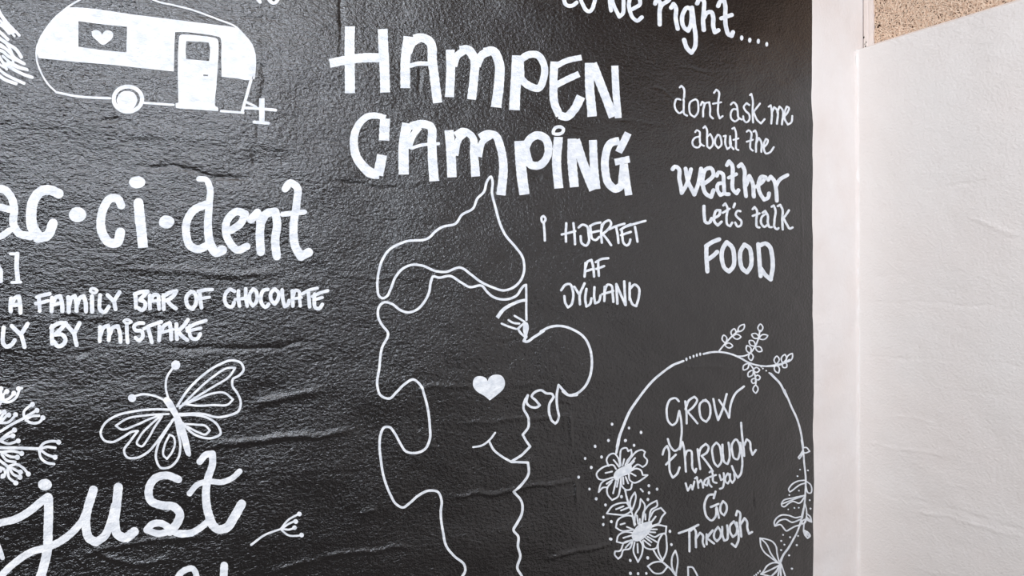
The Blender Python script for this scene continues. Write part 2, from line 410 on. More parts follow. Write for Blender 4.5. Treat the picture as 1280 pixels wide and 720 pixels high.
        if len(pts) > n + 1:
            F += [(1 + i, 1 + n + i, 1 + n + (i + 1) % n, 1 + (i + 1) % n) for i in range(n)]; o = 1 + n
        s.add(pts, F, [o + i for i in range(n)])
    def build(s, name, parent, label=None):
        X, Z = wall_uv([p[0] for p in s.P], [p[1] for p in s.P])
        Y = -relief(X, Z) - np.array(s.H)
        V = np.stack([X, Y, Z], 1)
        root = parent
        base = Vector((0, 0, 0))
        q = parent
        while q: base += q.location; q = q.parent
        c = Vector(((V[:, 0].min() + V[:, 0].max()) / 2, float(V[:, 1].mean()), V[:, 2].min()))
        used = sorted({i for f in s.F for i in f}); mp = {u: i for i, u in enumerate(used)}
        V = V[used] - np.array(c)
        me = mesh_np(V, [tuple(mp[i] for i in f) for f in s.F], False)
        bm = bmesh.new(); bm.from_mesh(me); bmesh.ops.recalc_face_normals(bm, faces=bm.faces[:])
        for f in bm.faces: f.smooth = False
        bm.to_mesh(me); bm.free()
        o = link(name, me, M_MARK, parent, c - base)
        if label: o['label'] = label
        return o
def nums(s): return [tuple(map(float, q.split(','))) for q in s.split()]
def strokes(pt, fr, spec, w, cap='r', jit=.05):
    for st_ in spec.split(';'):
        st_ = st_.strip()
        if not st_: continue
        a = b = w; c = cap
        if ':' in st_:
            h, st_ = st_.split(':')
            if h[-1] in 'rb': c = h[-1]; h = h[:-1]
            if '>' in h: a, b = map(float, h.split('>'))
            elif h: a = b = float(h)
        pt.ribbon([fr(p) for p in nums(st_)], a * THIN, b * THIN, c, jit)
def thing(name, label, cat, px, py, group=None):
    X, Z = wall_uv(px, py)
    o = bpy.data.objects.new(name, None); COL.objects.link(o); o.location = (float(X), -0.004, float(Z)); o.empty_display_size = .05
    o['label'] = label; o['category'] = cat
    if group: o['group'] = group
    return o
def letters(parent, fr, w, specs, cap='r', name='letter', jit=.05):
    for sp in specs:
        p = Paint(); strokes(p, fr, sp, w, cap, jit); p.build(name, parent)
THIN = 1.0
def part(parent, fr, spec, w, name, cap='r', label=None):
    p = Paint(); strokes(p, fr, spec, w, cap); return p.build(name, parent, label)
def dots(parent, fr, spec, rx, ry=None, name='dot'):
    for c in nums(spec):
        p = Paint(); k = random.uniform(.88, 1.12); p.blob(fr(c), rx * k, (ry or rx) * k); p.build(name, parent)
ABS = Frame(0, 0, 1)
A0 = Frame(0, 0, 4); A1 = Frame(200, 0, 4); A2 = Frame(400, 0, 4); A3 = Frame(600, 0, 4)
B0 = Frame(0, 180, 4); B1 = Frame(200, 180, 4)
C2 = Frame(400, 340, 4); C3 = Frame(600, 340, 4)
D0 = Frame(0, 540, 4); D1 = Frame(200, 540, 4); D2 = Frame(400, 540, 4); D3 = Frame(600, 540, 4)

# --- bold two line title
T = thing('lettering', 'biggest white block capitals in two lines, above the face outline with the pointed cap', 'lettering', 610, 243)
letters(T, A2, 12, [
 "12.6:150,132 147,290 150,466;12.2:314,145 320,300 326,462;11>12:47,318 180,293 345,288",
 "12:443,182 428,300 427,440;9:442,262 465,215 500,192;11>11.6:470,196 505,188 545,205 563,310 590,514;5.5r:452,328 490,318 545,318",
 "11:652,248 655,360 650,484;9:668,330 690,275 728,250;11:700,252 738,248 768,285 772,380 760,496;9>11:785,330 810,275 850,255;11>13:820,262 862,255 893,310 897,400 882,536"], 'b')
letters(T, A3, 12, [
 "13:184,278 180,400 173,550;9:200,300 240,275 285,275 318,320 318,390 295,440 240,425 195,385;8:200,300 205,390",
 "10:372,308 368,420 375,520 400,578;10>11:395,575 435,583 470,550 505,482;7:372,335 430,305 506,288;8:376,428 440,395 495,370",
 "11:545,315 548,440 560,583;11:562,318 610,440 665,585;9:675,328 680,450 692,590"], 'b')
H1 = Frame(430, 130, 5.76); H2 = Frame(610, 130, 5.76)
letters(T, H1, 12, [
 "12.5:290,262 295,105;7>13:300,100 240,85 170,90 112,140 76,220 72,300 90,380 140,450 200,498 255,502;12.5:248,514 276,366",
 "12.5:455,138 432,280 430,508;8:462,320 500,220 545,165;10>12:480,160 560,143 622,160 632,280 636,400 648,556;4r:485,318 550,298 680,286"], 'b')
p = Paint(); strokes(p, H1, "11.5:757,188 768,330 777,528;8:800,370 830,250 880,205;8>11:800,225 860,195 920,230 935,360 948,522;8:970,380 1000,270 1060,225", 11, 'b')
strokes(p, H2, "9>11.5:-60,240 -10,215 50,225 90,310 108,400 112,480 95,656", 11, 'b'); p.build('letter', T)
letters(T, H2, 12, [
 "13:228,266 240,450 266,652;10:270,320 300,255 355,225 410,245 437,310 425,390 375,440 320,440 270,400;9:265,290 300,420",
 "11.2:506,238 500,420 516,606;4r:470,212 480,175 520,165 542,180 535,205 500,218 470,212",
 "11.2:605,250 610,400 628,597;11.5:630,258 680,400 765,618;10:760,258 768,430 785,612",
 "9.5>10:950,262 890,280 852,370 850,480 880,580 925,610 962,590 975,520 985,430;9:1012,208 945,346;8.5:918,418 1024,396;9:985,430 1002,540 1020,656"], 'b')

# --- slogan along the top edge
T = thing('lettering', 'white handwritten words with four trailing dots along the top edge of the black wall', 'lettering', 830, 66)
letters(T, Frame(690, 0, 9.846), 4.8, [
 "140,-140 140,-60 142,10 165,65 210,80 260,65 295,35;80,-70 200,-90", "360,-60 350,0 375,60 420,130 455,145 490,115 515,50 530,-10 500,-90 430,-120 380,-90 360,-60",
 "712,-300 715,-100 715,20 728,130;745,0 770,80 830,205 870,170 885,70 875,-30 830,-80 770,-60 745,0",
 "985,115 1040,85 1085,55 1080,-20 1040,-70 985,-50 952,40 965,140 1000,220 1050,255 1110,210"])
G8 = Frame(810, 0, 8)
letters(T, G8, 5.2, ["75,35 85,5 112,10 120,120 118,245;120,95 145,45 195,12 215,-5", "235,75 258,38 275,60 280,180 296,288",
 "430,90 395,75 358,120 342,200 365,280 402,308 428,250 437,90;440,75 455,200 472,380 458,490 430,528 388,485 357,400",
 "490,35 512,-5 545,0 557,100 550,200 556,300;560,180 590,128 632,120 650,170 650,270 665,325 698,305",
 "700,60 725,12 762,8 772,60 770,160 776,280 800,350 828,362 842,325;730,185 790,165 835,150"])
dots(T, G8, "928,382 1008,405 1094,417 1182,445", 1.9, 3.0)

# --- centre right note
T = thing('lettering', 'small thin white capitals in three lines, to the right of the pointed cap', 'lettering', 740, 384)
letters(T, Frame(670, 260, 5.54), 2.9, ["40,88 40,65 55,55 68,72 60,95 46,99 40,88;54,100 60,160 65,225",
 "212,105 210,170 212,232;262,105 270,180 275,250;182,183 230,172 275,160", "298,135 325,115 355,125 368,180 368,235 350,260 322,245 312,195",
 "380,125 385,170 395,215 415,222 442,200;378,125 410,108 450,100;385,170 440,158", "460,115 455,170 458,240;455,150 480,98 515,86 525,105 505,145 465,180 490,210 522,257",
 "560,130 568,190 573,242;510,147 560,125 617,108", "597,150 600,200 610,245 630,260 648,245 655,218;590,150 620,130 660,112;590,188 620,178 660,165",
 "690,130 698,180 705,233;620,130 690,108 763,88", "345,380 342,430 338,475;345,410 360,370 385,360 395,400 402,475;345,438 400,420",
 "430,372 432,420 435,470;415,375 450,355 500,348;418,422 440,415 472,402", "178,570 210,530 238,526 256,565 260,630 245,675 225,688 208,660 200,610",
 "268,545 305,605;338,522 305,605 308,667", "350,560 343,630 352,682 375,668 386,625", "405,548 403,610 412,660 435,650 448,605",
 "475,545 475,645;475,580 498,530 518,535 530,590 535,650;460,597 535,575", "555,527 562,662;557,530 590,610 616,672;608,508 612,590 618,672",
 "645,520 645,635;648,560 680,530 706,550 708,620 690,680 668,670 645,620"])

# --- column of handwriting at the right
T = thing('lettering', 'narrow column of white handwriting at the right edge of the black wall, above the wreath', 'lettering', 915, 352)
letters(T, Frame(835, 100, 7.2), 2.3, [
 "110,65 122,52 142,70 150,150 145,240 152,308 176,320;122,175 88,168 65,210 75,270 105,298 142,275", "250,172 208,195 196,255 210,310 243,332 270,300 278,230 265,180 250,172",
 "300,225 312,195 327,205 322,265 322,328;325,255 345,205 375,200 385,260 388,325 410,345", "415,115 432,88 450,100 455,200 456,300 470,345 494,325;410,212 480,200",
 "568,220 590,200 615,220 630,280 640,340 665,355;628,265 590,262 568,300 575,350 605,372 640,350", "735,225 710,208 685,240 700,275 735,310 735,360 710,380 685,360 680,325",
 "740,135 752,125 765,170 765,280 770,382;830,212 775,285;775,290 815,370 840,390 872,352", "908,240 925,228 932,260 930,392;935,290 955,245 972,262 978,395;980,290 1000,240 1016,255 1020,402",
 "1045,325 1072,290 1083,250 1065,240 1045,290 1045,360 1072,403 1098,388 1112,325",
 "250,468 265,450 288,462 290,520 300,580 325,592;285,508 245,520 222,560 238,600 275,606 300,575", "325,430 340,414 355,440 355,520 355,590;360,505 385,485 405,530 402,590 377,615 355,597",
 "452,492 430,530 430,580 455,612 480,590 480,530 466,497 452,492", "505,505 522,500 520,580 535,622 558,605 562,505;562,505 566,590 592,622",
 "583,437 600,428 612,460 615,570 622,625 637,630;592,538 637,525", "712,465 727,452 745,465 745,560 750,622 766,635;712,555 765,537", "770,465 785,453 797,480 795,590 795,646;800,560 820,522 838,550 843,647",
 "868,602 892,570 900,542 882,530 865,570 865,625 885,662 912,655 950,605"])
letters(T, Frame(835, 190, 7.2), 4.9, [
 "42,155 62,130 88,142 103,250 128,368 168,290 207,155;158,150 182,270 240,382 270,290 298,150", "305,295 360,260 408,205 385,145 340,155 312,230 315,310 345,380 388,405 408,345",
 "4.6:438,215 455,182 482,190 500,290 522,380 545,380;4.6:490,280 452,285 442,340 470,388 508,370", "530,118 550,85 572,110 580,230 590,350 615,372 632,345;4.5:545,232 612,200",
 "635,130 662,110 685,150 690,270 702,398;703,300 735,215 760,270 774,402", "4.6:795,312 850,272 882,228 850,218 818,280 830,370 865,430 900,412 910,372", "4.6:905,252 925,222 950,250 972,340 978,440;4.6:968,312 1002,250 1070,208"])
letters(T, Frame(865, 250, 6.547), 2.7, ["3.8:100,50 103,130 115,185 140,187 162,150", "3.2:180,150 225,120 230,85 205,83 183,130 185,180 210,208 240,178",
 "255,45 270,28 287,60 280,150 288,205 308,215 325,185;250,105 305,72", "3:348,30 337,60", "395,92 372,88 355,120 375,147 402,175 395,210 370,218 350,185",
 "495,75 510,58 527,80 525,170 538,222 553,225;495,130 550,110", "575,105 597,90 617,125 620,190 635,222 652,222;600,115 572,135 568,195 595,220 620,200",
 "650,55 667,45 680,80 673,170 678,228 697,240 706,230", "700,50 720,40 735,70 735,160 740,242;790,85 770,115 745,150;745,150 775,205 798,235 820,225"])
letters(T, Frame(865, 250, 6.547), 5.2, ["118,375 115,460 122,585;115,378 165,345 220,322;125,488 170,458 205,425", "282,345 250,400 245,490 270,560 303,585 335,550 345,470 325,385 282,345",
 "427,365 398,420 395,500 415,565 450,592 478,550 486,460 468,390 427,365", "545,362 553,500 562,622;560,372 600,355 635,380 656,450 661,550 645,650 600,612 565,560"])

# --- quotation inside the wreath
T = thing('lettering', 'white handwriting in five lines, ringed by the floral wreath', 'lettering', 890, 690)
letters(T, Frame(820, 480, 6), 2.5, [
 "175,130 155,108 118,115 90,160 82,220 95,285 122,308 150,290 165,240 175,203;175,203 190,290 190,400 172,485 145,502 110,470 88,412", "222,130 228,210 231,296;222,190 250,122 288,95 306,115 282,170 236,208 270,245 313,296",
 "370,118 335,140 328,210 348,265 378,284 400,255 408,190 395,145 370,118;352,122 372,128", "428,112 445,200 465,270;465,270 500,180 532,75;472,120 515,190 543,252;543,252 560,150 600,70 662,18",
 "50,530 65,485 85,465 98,500 100,580 108,670 125,702 155,675 176,625;75,605 150,530", "180,490 200,435 212,480 218,560 222,657;220,540 240,500 262,500 270,560 275,640 290,662 298,635",
 "315,490 320,560 327,637;320,550 340,480 375,450 395,470 385,510 343,540 380,590 420,652", "455,440 428,470 425,540 440,600 460,620 485,590 488,520 475,460 455,440",
 "500,455 502,530 515,590 535,600 550,560 552,500 545,440", "600,415 572,450 572,510 590,560 610,565 625,530 627,460 600,415;632,440 645,540 645,620 630,680 610,702 590,670 568,615",
 "635,290 645,380 655,470 662,540;660,460 680,415 700,430 710,490 722,530 748,495"])
letters(T, Frame(840, 570, 5.54), 2.3, ["92,188 100,215 110,240;110,240 128,200 140,232;140,232 152,175", "155,155 168,145 175,185 180,220;180,185 195,165 205,185 212,218",
 "245,150 225,165 220,195 238,203 250,160;250,160 255,195 270,212", "255,112 270,98 278,130 285,180 305,185;255,145 300,130", "325,130 335,165 355,158;355,118 357,180 345,220 328,226",
 "385,120 368,145 370,180 385,190 398,165 395,135 385,120", "400,125 402,165 415,185 430,165 428,125"])
letters(T, Frame(840, 570, 5.54), 2.6, ["298,245 285,292;285,265 255,268 228,310 222,370 240,425 268,445 295,420 302,362;265,352 318,330;305,355 321,427", "350,312 332,345 338,395 358,410 375,378 370,330 350,312",
 "48,535 110,510 178,475;117,520 119,590 121,660", "128,515 145,495 158,515 162,580 166,632;165,570 190,530 208,545 212,600 224,628", "235,540 240,612;235,560 276,513;276,513 240,568;240,568 290,606",
 "315,490 292,520 292,570 310,590 332,565 335,520 315,490", "345,490 348,550 360,585 378,580 385,540 380,480", "427,452 402,480 402,530 420,560 440,545 448,495 427,452;446,460 458,530 458,590 440,630 413,608",
 "442,410 450,380 462,385 468,460 478,558;475,470 500,430 515,450 518,500 530,538 550,525"])

# --- big syllables at the left
T = thing('lettering', 'large white lowercase syllables parted by round dots, under the caravan drawing', 'lettering', 180, 325)
I1 = Frame(0, 215, 4.8)
letters(T, I1, 12, ["10:-60,150 -20,105 20,105 60,140 85,210 83,320 115,368 185,385;9:-60,215 0,212 55,225;8:-60,360 -10,388 60,350",
 "12>14:352,130 305,110 250,115 205,165 188,240 195,330 232,392;12:225,398 285,380 318,308", "10>12:728,200 705,160 665,158 625,210 605,290 618,375 660,425 700,425 722,362", "12.5:831,185 840,300;12.5b:838,250 858,455"])
for fr, c, rx, ry in ((I1, (465, 255), 10.8, 9.6), (I1, (823, 61), 10.4, 7.8), (B0, (832, 390), 9.8, 8.3)):
    p = Paint(); p.blob(fr(c), rx, ry); p.build('dot', T)
letters(T, B1, 10, ["7>12:195,175 230,178 248,215 246,300 240,420 255,505 280,542 312,530;10:228,303 170,330 135,385 132,455 152,510 190,526 240,505",
 "9.5:355,432 405,395 425,350 385,338 340,375 328,430 348,490 390,530 435,512", "10.5:455,378 485,345 500,380 500,450 505,540;10.5:502,400 530,350 575,338 585,400 577,480 585,562",
 "9>11:625,225 650,195 680,212 682,300 667,420 680,520 705,562 742,542;6.5:612,352 722,340"])
T = thing('lettering', 'closing square bracket with a cut-off letter at the left edge, under the large syllables', 'lettering', 12, 356)
letters(T, I1, 5, ["3.6:62,491 110,492;5.8:103,492 100,560 108,655;3.8:72,663 124,660", "-60,560 -25,555 0,580 6,655"])
T = thing('lettering', 'two lines of small white capitals to the left of the face outline, above the butterfly', 'lettering', 200, 432)
T1 = Frame(0, 350, 8); T2 = Frame(110, 350, 8); T3 = Frame(220, 350, 6.4)
letters(T, T1, 5.3, ["112,185 106,250 108,313;118,240 150,180 188,165 203,250 205,328;120,252 200,245", "4.8:388,175 394,240 397,308;4.6:368,172 440,150 497,138;4.6:358,235 430,222 480,208",
 "520,178 516,250 516,313;525,250 560,172 602,162 620,230 624,312;4.5:520,250 610,230", "682,172 686,250 688,320;692,250 715,178 748,162 763,220 765,308;775,240 800,178 836,162 855,220 860,314",
 "5.5:920,165 920,240 922,316;3.6:903,112 908,90 940,86 972,104 963,124 925,128 903,112", "5:1002,152 995,230 1002,300 1040,322 1088,268",
 "38,475 30,560 32,630 62,665 110,652 148,602", "118,458 160,500 207,545;278,436 210,545;210,540 228,600 246,668", "520,462 518,540 522,632;512,478 590,432 658,430;658,430 610,490 550,545;550,545 620,545 655,590 632,645 582,662 540,618",
 "672,455 742,535;795,432 742,535;742,535 752,590 766,650"])
letters(T, T2, 5, ["195,150 255,210;315,122 260,210;260,205 275,292", "475,152 478,220 480,278;468,142 540,118 598,115;595,118 520,198;520,200 570,225 572,270 540,302 498,278",
 "4.8:620,152 617,220 620,285;4.8:628,212 662,148 698,150 705,220 712,290;4:625,215 715,205", "755,152 755,220 758,292;750,165 820,125 885,112;882,115 850,165 785,205;790,203 830,250 878,285",
 "1030,118 988,160 985,225 1010,272 1045,290 1078,240 1082,170 1060,125 1030,118", "120,470 120,540 117,612;125,550 160,472 203,458 212,530 208,603;220,540 250,475 298,462 320,530 325,618",
 "4.8:388,452 390,540 396,624;3.4:357,414 370,400 415,402 435,418 412,432 375,430 357,414", "4.8:555,432 505,432 460,468 470,498 540,515 548,565 512,608 475,578", "4.6:562,487 640,450 735,418;605,490 620,550 637,620",
 "715,465 715,530 710,605;718,540 770,452 818,432 830,510 832,593;4:715,532 850,495", "885,440 885,520 890,590;1000,398 960,455 895,520;900,512 940,560 992,600"])
letters(T, T3, 4.6, ["112,365 107,410 130,468 165,472 195,432;88,388 160,350 240,325;4:90,410 200,385", "4.8:190,95 196,160 205,222;4.4:178,92 230,80 290,76;4:185,152 268,137",
 "468,90 432,75 398,110 390,160 415,208 448,215 465,182", "500,88 500,150 508,208;558,70 560,150 570,208;4:472,157 560,145", "618,72 592,110 592,170 615,206 640,180 648,120 636,82 618,72",
 "735,75 702,82 680,130 690,195 715,218 742,195", "790,72 762,100 762,160 790,192 813,160 820,100 790,72", "850,80 855,150 870,212 893,200 906,165", "932,88 935,150 936,208;4.2:938,130 960,82 982,88 990,150 996,208;3.6:930,152 1005,140",
 "4:1010,112 1070,80 1132,65;1060,98 1066,160 1070,215", "1110,112 1107,170 1117,222 1145,230 1172,195;4:1092,132 1150,105 1215,85;3.8:1105,160 1172,140"])

# --- brush word at the lower left
T = thing('lettering', 'large white cursive brush word at the lower left, under the butterfly drawing', 'lettering', 150, 720)
p = Paint(); strokes(p, D0, "9>10:-60,475 0,455 80,435 150,395 205,350 240,325;11.5:242,330 243,400 240,500 238,580 222,660 195,740 150,800;8.5>9:-40,790 10,715 80,650 160,600 235,580", 10); p.build('letter', T)
p = Paint(); strokes(p, D0, "9:235,580 300,550 360,505 410,450;9>11:410,450 445,370 467,292;11:467,292 440,380 430,470 448,535 480,553;10:480,553 520,525 555,450 575,370;11.5:592,278 583,370 575,460 590,515 625,530 672,500", 10); p.build('letter', T)
p = Paint(); p.blob(D0((224, 264)), 8.8, 7.4); p.build('dot', T)
p = Paint(); strokes(p, D0, "9.5>11:892,237 835,217 780,230 745,285 755,345 810,368 870,375 900,410 885,460 850,500;8>9:850,500 790,510 735,492 760,465 810,460 850,485;8:850,495 900,512 960,508", 10); strokes(p, D1, "8:100,508 160,505 205,480 240,450", 8); p.build('letter', T)
p = Paint(); strokes(p, D1, "8>11:198,148 232,112 262,108 262,160 240,230 230,300 238,390 262,465;11:262,465 290,487 330,480 370,425 408,358;7:148,308 185,265 240,247 310,250 360,230 398,195", 10); p.build('letter', T)
T = thing('lettering', 'tops of white letters cut off by the bottom edge of the photo', 'lettering', 250, 722)
letters(T, Frame(180, 690, 10.667), 7, ["7.5:430,600 420,450 470,310 560,240 650,225 690,280 690,420 680,600", "9.5>10:1070,180 1062,320 1050,500 1045,620"])
T = thing('brush_mark', 'end of a white brush stroke at the left edge, beside the cursive word', 'brush mark', 2, 700)
part(T, D0, "4>6:-60,480 -25,530 0,590 12,630", 6, 'stroke')
T = thing('lettering', 'bottoms of two white letters cut off by the top edge, right of the caravan roof', 'lettering', 336, 8)
letters(T, Frame(290, 0, 16), 4.2, ["470,-120 500,-40 528,10 560,42", "800,60 745,10 715,-60 740,-130 820,-160 890,-130 925,-60 900,20 860,60 800,60"])

# --- caravan
T = thing('drawing', 'white painted caravan with a heart in its window, at the top left', 'drawing', 190, 157)
part(T, ABS, "2.2:71,116 60,105 51,90 46,75 46,60 52,45 65,27 80,12 95,2 115,-7 140,-12 165,-9 188,-2 200,2.5 215,5.5 237,11 255,17 275,25 294,33 305,44 315,57.5 319,80 317,98", 2.2, 'roof_outline')
p = Paint(); p.fill([(85, 9), (120, 11), (160, 17), (200, 22), (240, 27), (270, 31), (295, 35), (305, 44), (315, 57), (319, 80), (317, 92), (312, 100), (295, 98), (277, 96), (276.5, 70), (276, 48), (270, 45), (250, 42), (232, 40), (219, 40), (218, 60), (217.5, 89), (180, 85), (140, 80.5), (95, 77), (48, 72.5), (45.5, 62), (48, 50), (56, 36), (66, 23), (76, 14)],
   [[(98, 26), (128, 30), (159, 33), (158, 65), (128, 62), (98, 58)]]); p.build('side_panel', T)
p = Paint(); p.fill([A0(q) for q in nums("515,222 485,200 462,178 458,155 480,148 500,155 510,172 525,153 545,150 564,162 562,188 545,205")], cell=3); p.build('heart', T)
dr = Paint(); dr.fill([A1(q) for q in nums("96,185 108,172 200,178 278,190 292,205 289,330 282,430 275,528 291,540 290,556 180,548 80,540 78,516 93,512 90,350")],
   [[A1(q) for q in nums("132,205 200,208 243,212 250,240 246,305 190,300 132,295 128,250")], [A1(q) for q in nums("217,371 242,373 242,380 218,379")]]); dr.build('door', T)
p = Paint(); e = [(640 + 71 * math.cos(a * math.pi / 8), 494 + 63 * math.sin(a * math.pi / 8)) for a in range(17)]; p.ribbon([A0(q) for q in e], 5); p.build('wheel', T)
p = Paint(); p.blob(A0((636, 500)), 12.6, 12.2); p.build('wheel_hub', T)
part(T, A0, "3:285,462 380,480 470,487 552,490;3:722,513 800,519 868,524", 3, 'floor_line')
p = Paint(); strokes(p, A1, "3:305,556 415,565;3.6:455,398 435,470 410,560", 3); p.build('front_edge', T)
p = Paint(); strokes(p, A1, "3.6:418,540 500,545 577,552;3:432,512 480,535;6.6b:508,492 508,610;4:470,612 540,617", 3); p.build('tow_bar', T)

# --- brushwork of a tree at the left edge
T = thing('drawing', 'bristly white brush strokes of a fir branch at the left edge, beside the caravan', 'drawing', 5, 106)
FT = Frame(0, 0, 6)
for sp in ["-40,70 0,105 60,175 145,265", "-40,120 0,155 50,205 108,270", "-30,215 0,240 60,295", "0,290 60,330 120,370 160,428", "-30,325 0,345 45,365 90,400", "-30,370 20,385 60,420 120,450 182,478", "5,335 60,380 120,440 180,478",
 "20,420 60,455 130,495 205,525", "-20,400 10,450 50,520", "30,475 120,530 170,555 242,580", "-30,500 30,550 90,585 180,625", "-20,560 40,600 120,628", "-30,175 10,190 70,250", "-40,440 0,485 40,510", "-30,265 20,300 90,400 100,480", "60,470 150,510 200,520", "-20,60 30,150 100,240"]:
    part(T, FT, sp, random.uniform(2.4, 4.2), 'brush_stroke')

# --- butterfly
T = thing('drawing', 'white line drawing of a butterfly with looped wings, above the cursive brush word', 'drawing', 215, 585)
BF = Frame(120, 440, 4.8)
p = Paint(); p.fill([BF(q) for q in nums("398,288 415,270 440,275 470,320 492,365 520,420 548,500 570,615 560,628 540,615 515,540 490,460 465,390 430,335")], cell=3); p.build('body', T)
for a, c, r_ in (("432,275 418,220 425,150 460,95", (478, 78), 5.8), ("405,285 350,262 280,252 235,262", (215, 275), 5.0)):
    p = Paint(); strokes(p, BF, a, 2.7); p.blob(BF(c), r_); p.build('antenna', T)
for sp in ["485,325 540,240 640,140 740,75 820,50 872,68 886,105 860,140 820,165 818,200 850,250 870,310 855,355 800,380 720,390 650,372 500,370;2.6:500,335 600,235 700,150 800,95 835,95 810,135 700,210 600,270 540,308;2.6:500,325 600,285 700,248 770,245 822,285 800,310 700,318 590,320 520,308",
 "500,378 600,378 680,400 730,440 747,490 700,515 630,510 570,480 520,425;2.6:535,430 600,435 660,445 682,470 660,492 600,475 545,445",
 "455,345 350,342 220,355 110,385 50,430 28,490 50,530 90,540 160,510 220,475 250,472;2.6:435,370 300,378 180,400 118,440 150,462 230,440 320,400 400,372",
 "250,472 200,540 168,590 185,630 240,635 310,600 370,530 420,460 465,400;2.6:395,380 320,440 260,510 245,550 270,565 310,520 350,450 395,380",
 "465,400 420,470 370,560 360,640 390,695 440,690 490,640 505,570 490,480 475,405;2.6:440,495 410,560 405,620 425,640 455,600 472,540 462,505 440,495"]:
    part(T, BF, sp, 2.9, 'wing')

# --- seed heads at the left edge, and the single sprig
T = thing('drawing', 'white cluster of tiny branching seed heads at the left edge, below the small capitals', 'drawing', 15, 605)
SF = Frame(0, 470, 4.8)
part(T, SF, "-40,352 0,332 60,295 145,250", 3.4, 'stem'); part(T, SF, "-40,428 40,430 120,431 235,437", 3.8, 'stem'); part(T, SF, "-60,470 -10,500 30,530 50,545", 3.6, 'stem'); part(T, SF, "-40,230 0,165 15,145", 3.4, 'stem')
for sp, ds in (("145,250 145,210 170,185 192,170;150,245 180,228 220,204;160,258 195,238 235,236;155,262 190,280 235,275 260,248", "195,168 222,204 258,248"),
 ("235,437 260,405 310,390 360,396;240,437 280,425 332,430;240,440 280,470 328,487;235,445 245,490 280,520 325,528", "330,487 352,396"),
 ("10,150 50,155 95,130 118,78;20,145 22,110 40,92;25,145 60,130 84,102;5,150 8,110 5,75;112,74 132,72", "42,92 84,102 6,75 112,75"),
 ("-10,278 50,275 95,232;10,270 50,230 58,226;0,260 25,218", "94,230 27,215 -2,215 54,232"),
 ("0,385 40,350 88,322;10,385 40,365 80,355;0,388 50,405 112,386", "88,322 78,357 110,388"),
 ("15,455 80,450 135,465;20,460 60,482 108,487;10,470 40,505 92,515;-10,455 15,455", "130,464 104,487"),
 ("55,540 100,530 140,552 172,592;60,545 90,562 125,578;55,550 80,590 122,607;45,560 55,610 97,642", "170,588 122,577 120,607 95,642"),
 ("-40,555 0,548 28,565 28,595 10,608", "18,600 0,565")):
    p = Paint(); strokes(p, SF, sp, 3.3)
    for c in nums(ds): p.blob(SF(c), 3.2)
    p.build('seed_head', T)
T = thing('drawing', 'small lone white seed sprig to the right of the cursive brush word', 'drawing', 345, 682)
part(T, D1, "2.8>2.2:455,563 520,515 600,485", 2.6, 'stem')
for sp, c in (("605,482 640,440 690,412", (697, 410)), ("610,482 640,460 675,445", (678, 447)), ("612,484 645,487 670,480", (672, 478)), ("605,488 640,515 705,518", (708, 515))):
    p = Paint(); strokes(p, D1, sp, 2.4); p.blob(D1(c), 2.9, 2.9); p.build('seed_branch', T)

# --- the face outline with the pointed cap
T = thing('drawing', 'white outline of a big nosed face in profile under a pointed cap', 'drawing', 590, 722)
part(T, ABS, "614,220.5 610,225 605,240 597,248 592,260 577,269 570,279 552,284 544,289 536,297 505,302.5 487,312 477,327 473,342 472,360 474,370 478,373 483,371 488,362 495,345 503,336 515,331 527,332 545,339 556,340 575,334.5 588,343 600,352 615,359 630,363 642,359 651,350 655.5,337 654,322 645,309 632,294 625,279 620,260 615.5,242 615.5,224 614,220.5", 3, 'cap_outline')
p = Paint()
q = [C3(v) for v in nums("230,65 222,67 205,85 185,115 155,132 100,136 60,122 30,95")] + [C2(v) for v in nums("810,70 745,75 700,50 650,20 590,28 565,22 553,50 545,100 520,150 480,190 440,202 400,190 360,160 320,152 297,172 290,220 310,265 340,305 310,380 296,480 285,570 300,615 345,632 380,600 420,560 465,537 495,560 520,620 540,700")]
q[8:8] = []
q += [(537, 533), (537, 548), (530, 562), (520, 566), (507, 564), (500, 554), (493, 541), (487, 534), (481, 534), (476, 543)]
q += [D2(v) for v in nums("298,70 303,130 320,230 350,310 380,360 415,378 450,355 490,320 550,293 590,300 608,340 605,400 615,500 630,570 670,620 720,665 725,690 705,730 690,770")]
p.ribbon(q, 3, 3); p.build('back_outline', T)
E = Frame(590, 370, 10.29); N = Frame(580, 450, 4.8)
p = Paint(); strokes(p, ABS, "2.8:657.5,356 658,377 658.5,400", 2.8); strokes(p, E, "3.4:700,520 668,578;3.2:668,578 700,588 800,530 926,450", 3); strokes(p, C3, "3:305,298 350,276 405,270 470,290 520,325 550,380 560,440 550,520 520,580 480,610 440,615 415,597", 3)
p.build('nose_outline', T)
p = Paint(); strokes(p, N, "2.9:680,210 630,212 600,185 568,150;2.9:568,150 558,210 562,290 570,340 562,370 550,382 530,365 512,310 515,265 540,222;2.9:540,222 530,205 495,200 465,182 425,195 408,220 430,240 457,272;2.9:457,272 445,282 400,280 378,258 385,212;2.9:385,212 365,250 360,290 385,340 390,400 355,450;2.9:355,450 375,485 400,520;2.9:400,520 350,570 285,610;2.9:285,612 380,615", 2.9)
strokes(p, D3, "3:240,153 243,210 215,255 168,298;3:168,298 210,350 210,410 185,455 165,490 188,520 186,570 200,620 185,680 210,725 215,760", 3); p.build('beard_outline', T)
part(T, N, "2.8:150,485 180,540 230,580 285,612", 2.8, 'chin_line')
part(T, N, "2.4:55,523 110,512 150,485 188,437", 2.6, 'smile')
part(T, E, "4.8>3.4:322,280 400,180 520,105 630,62 710,50", 4, 'eyebrow', 'b')
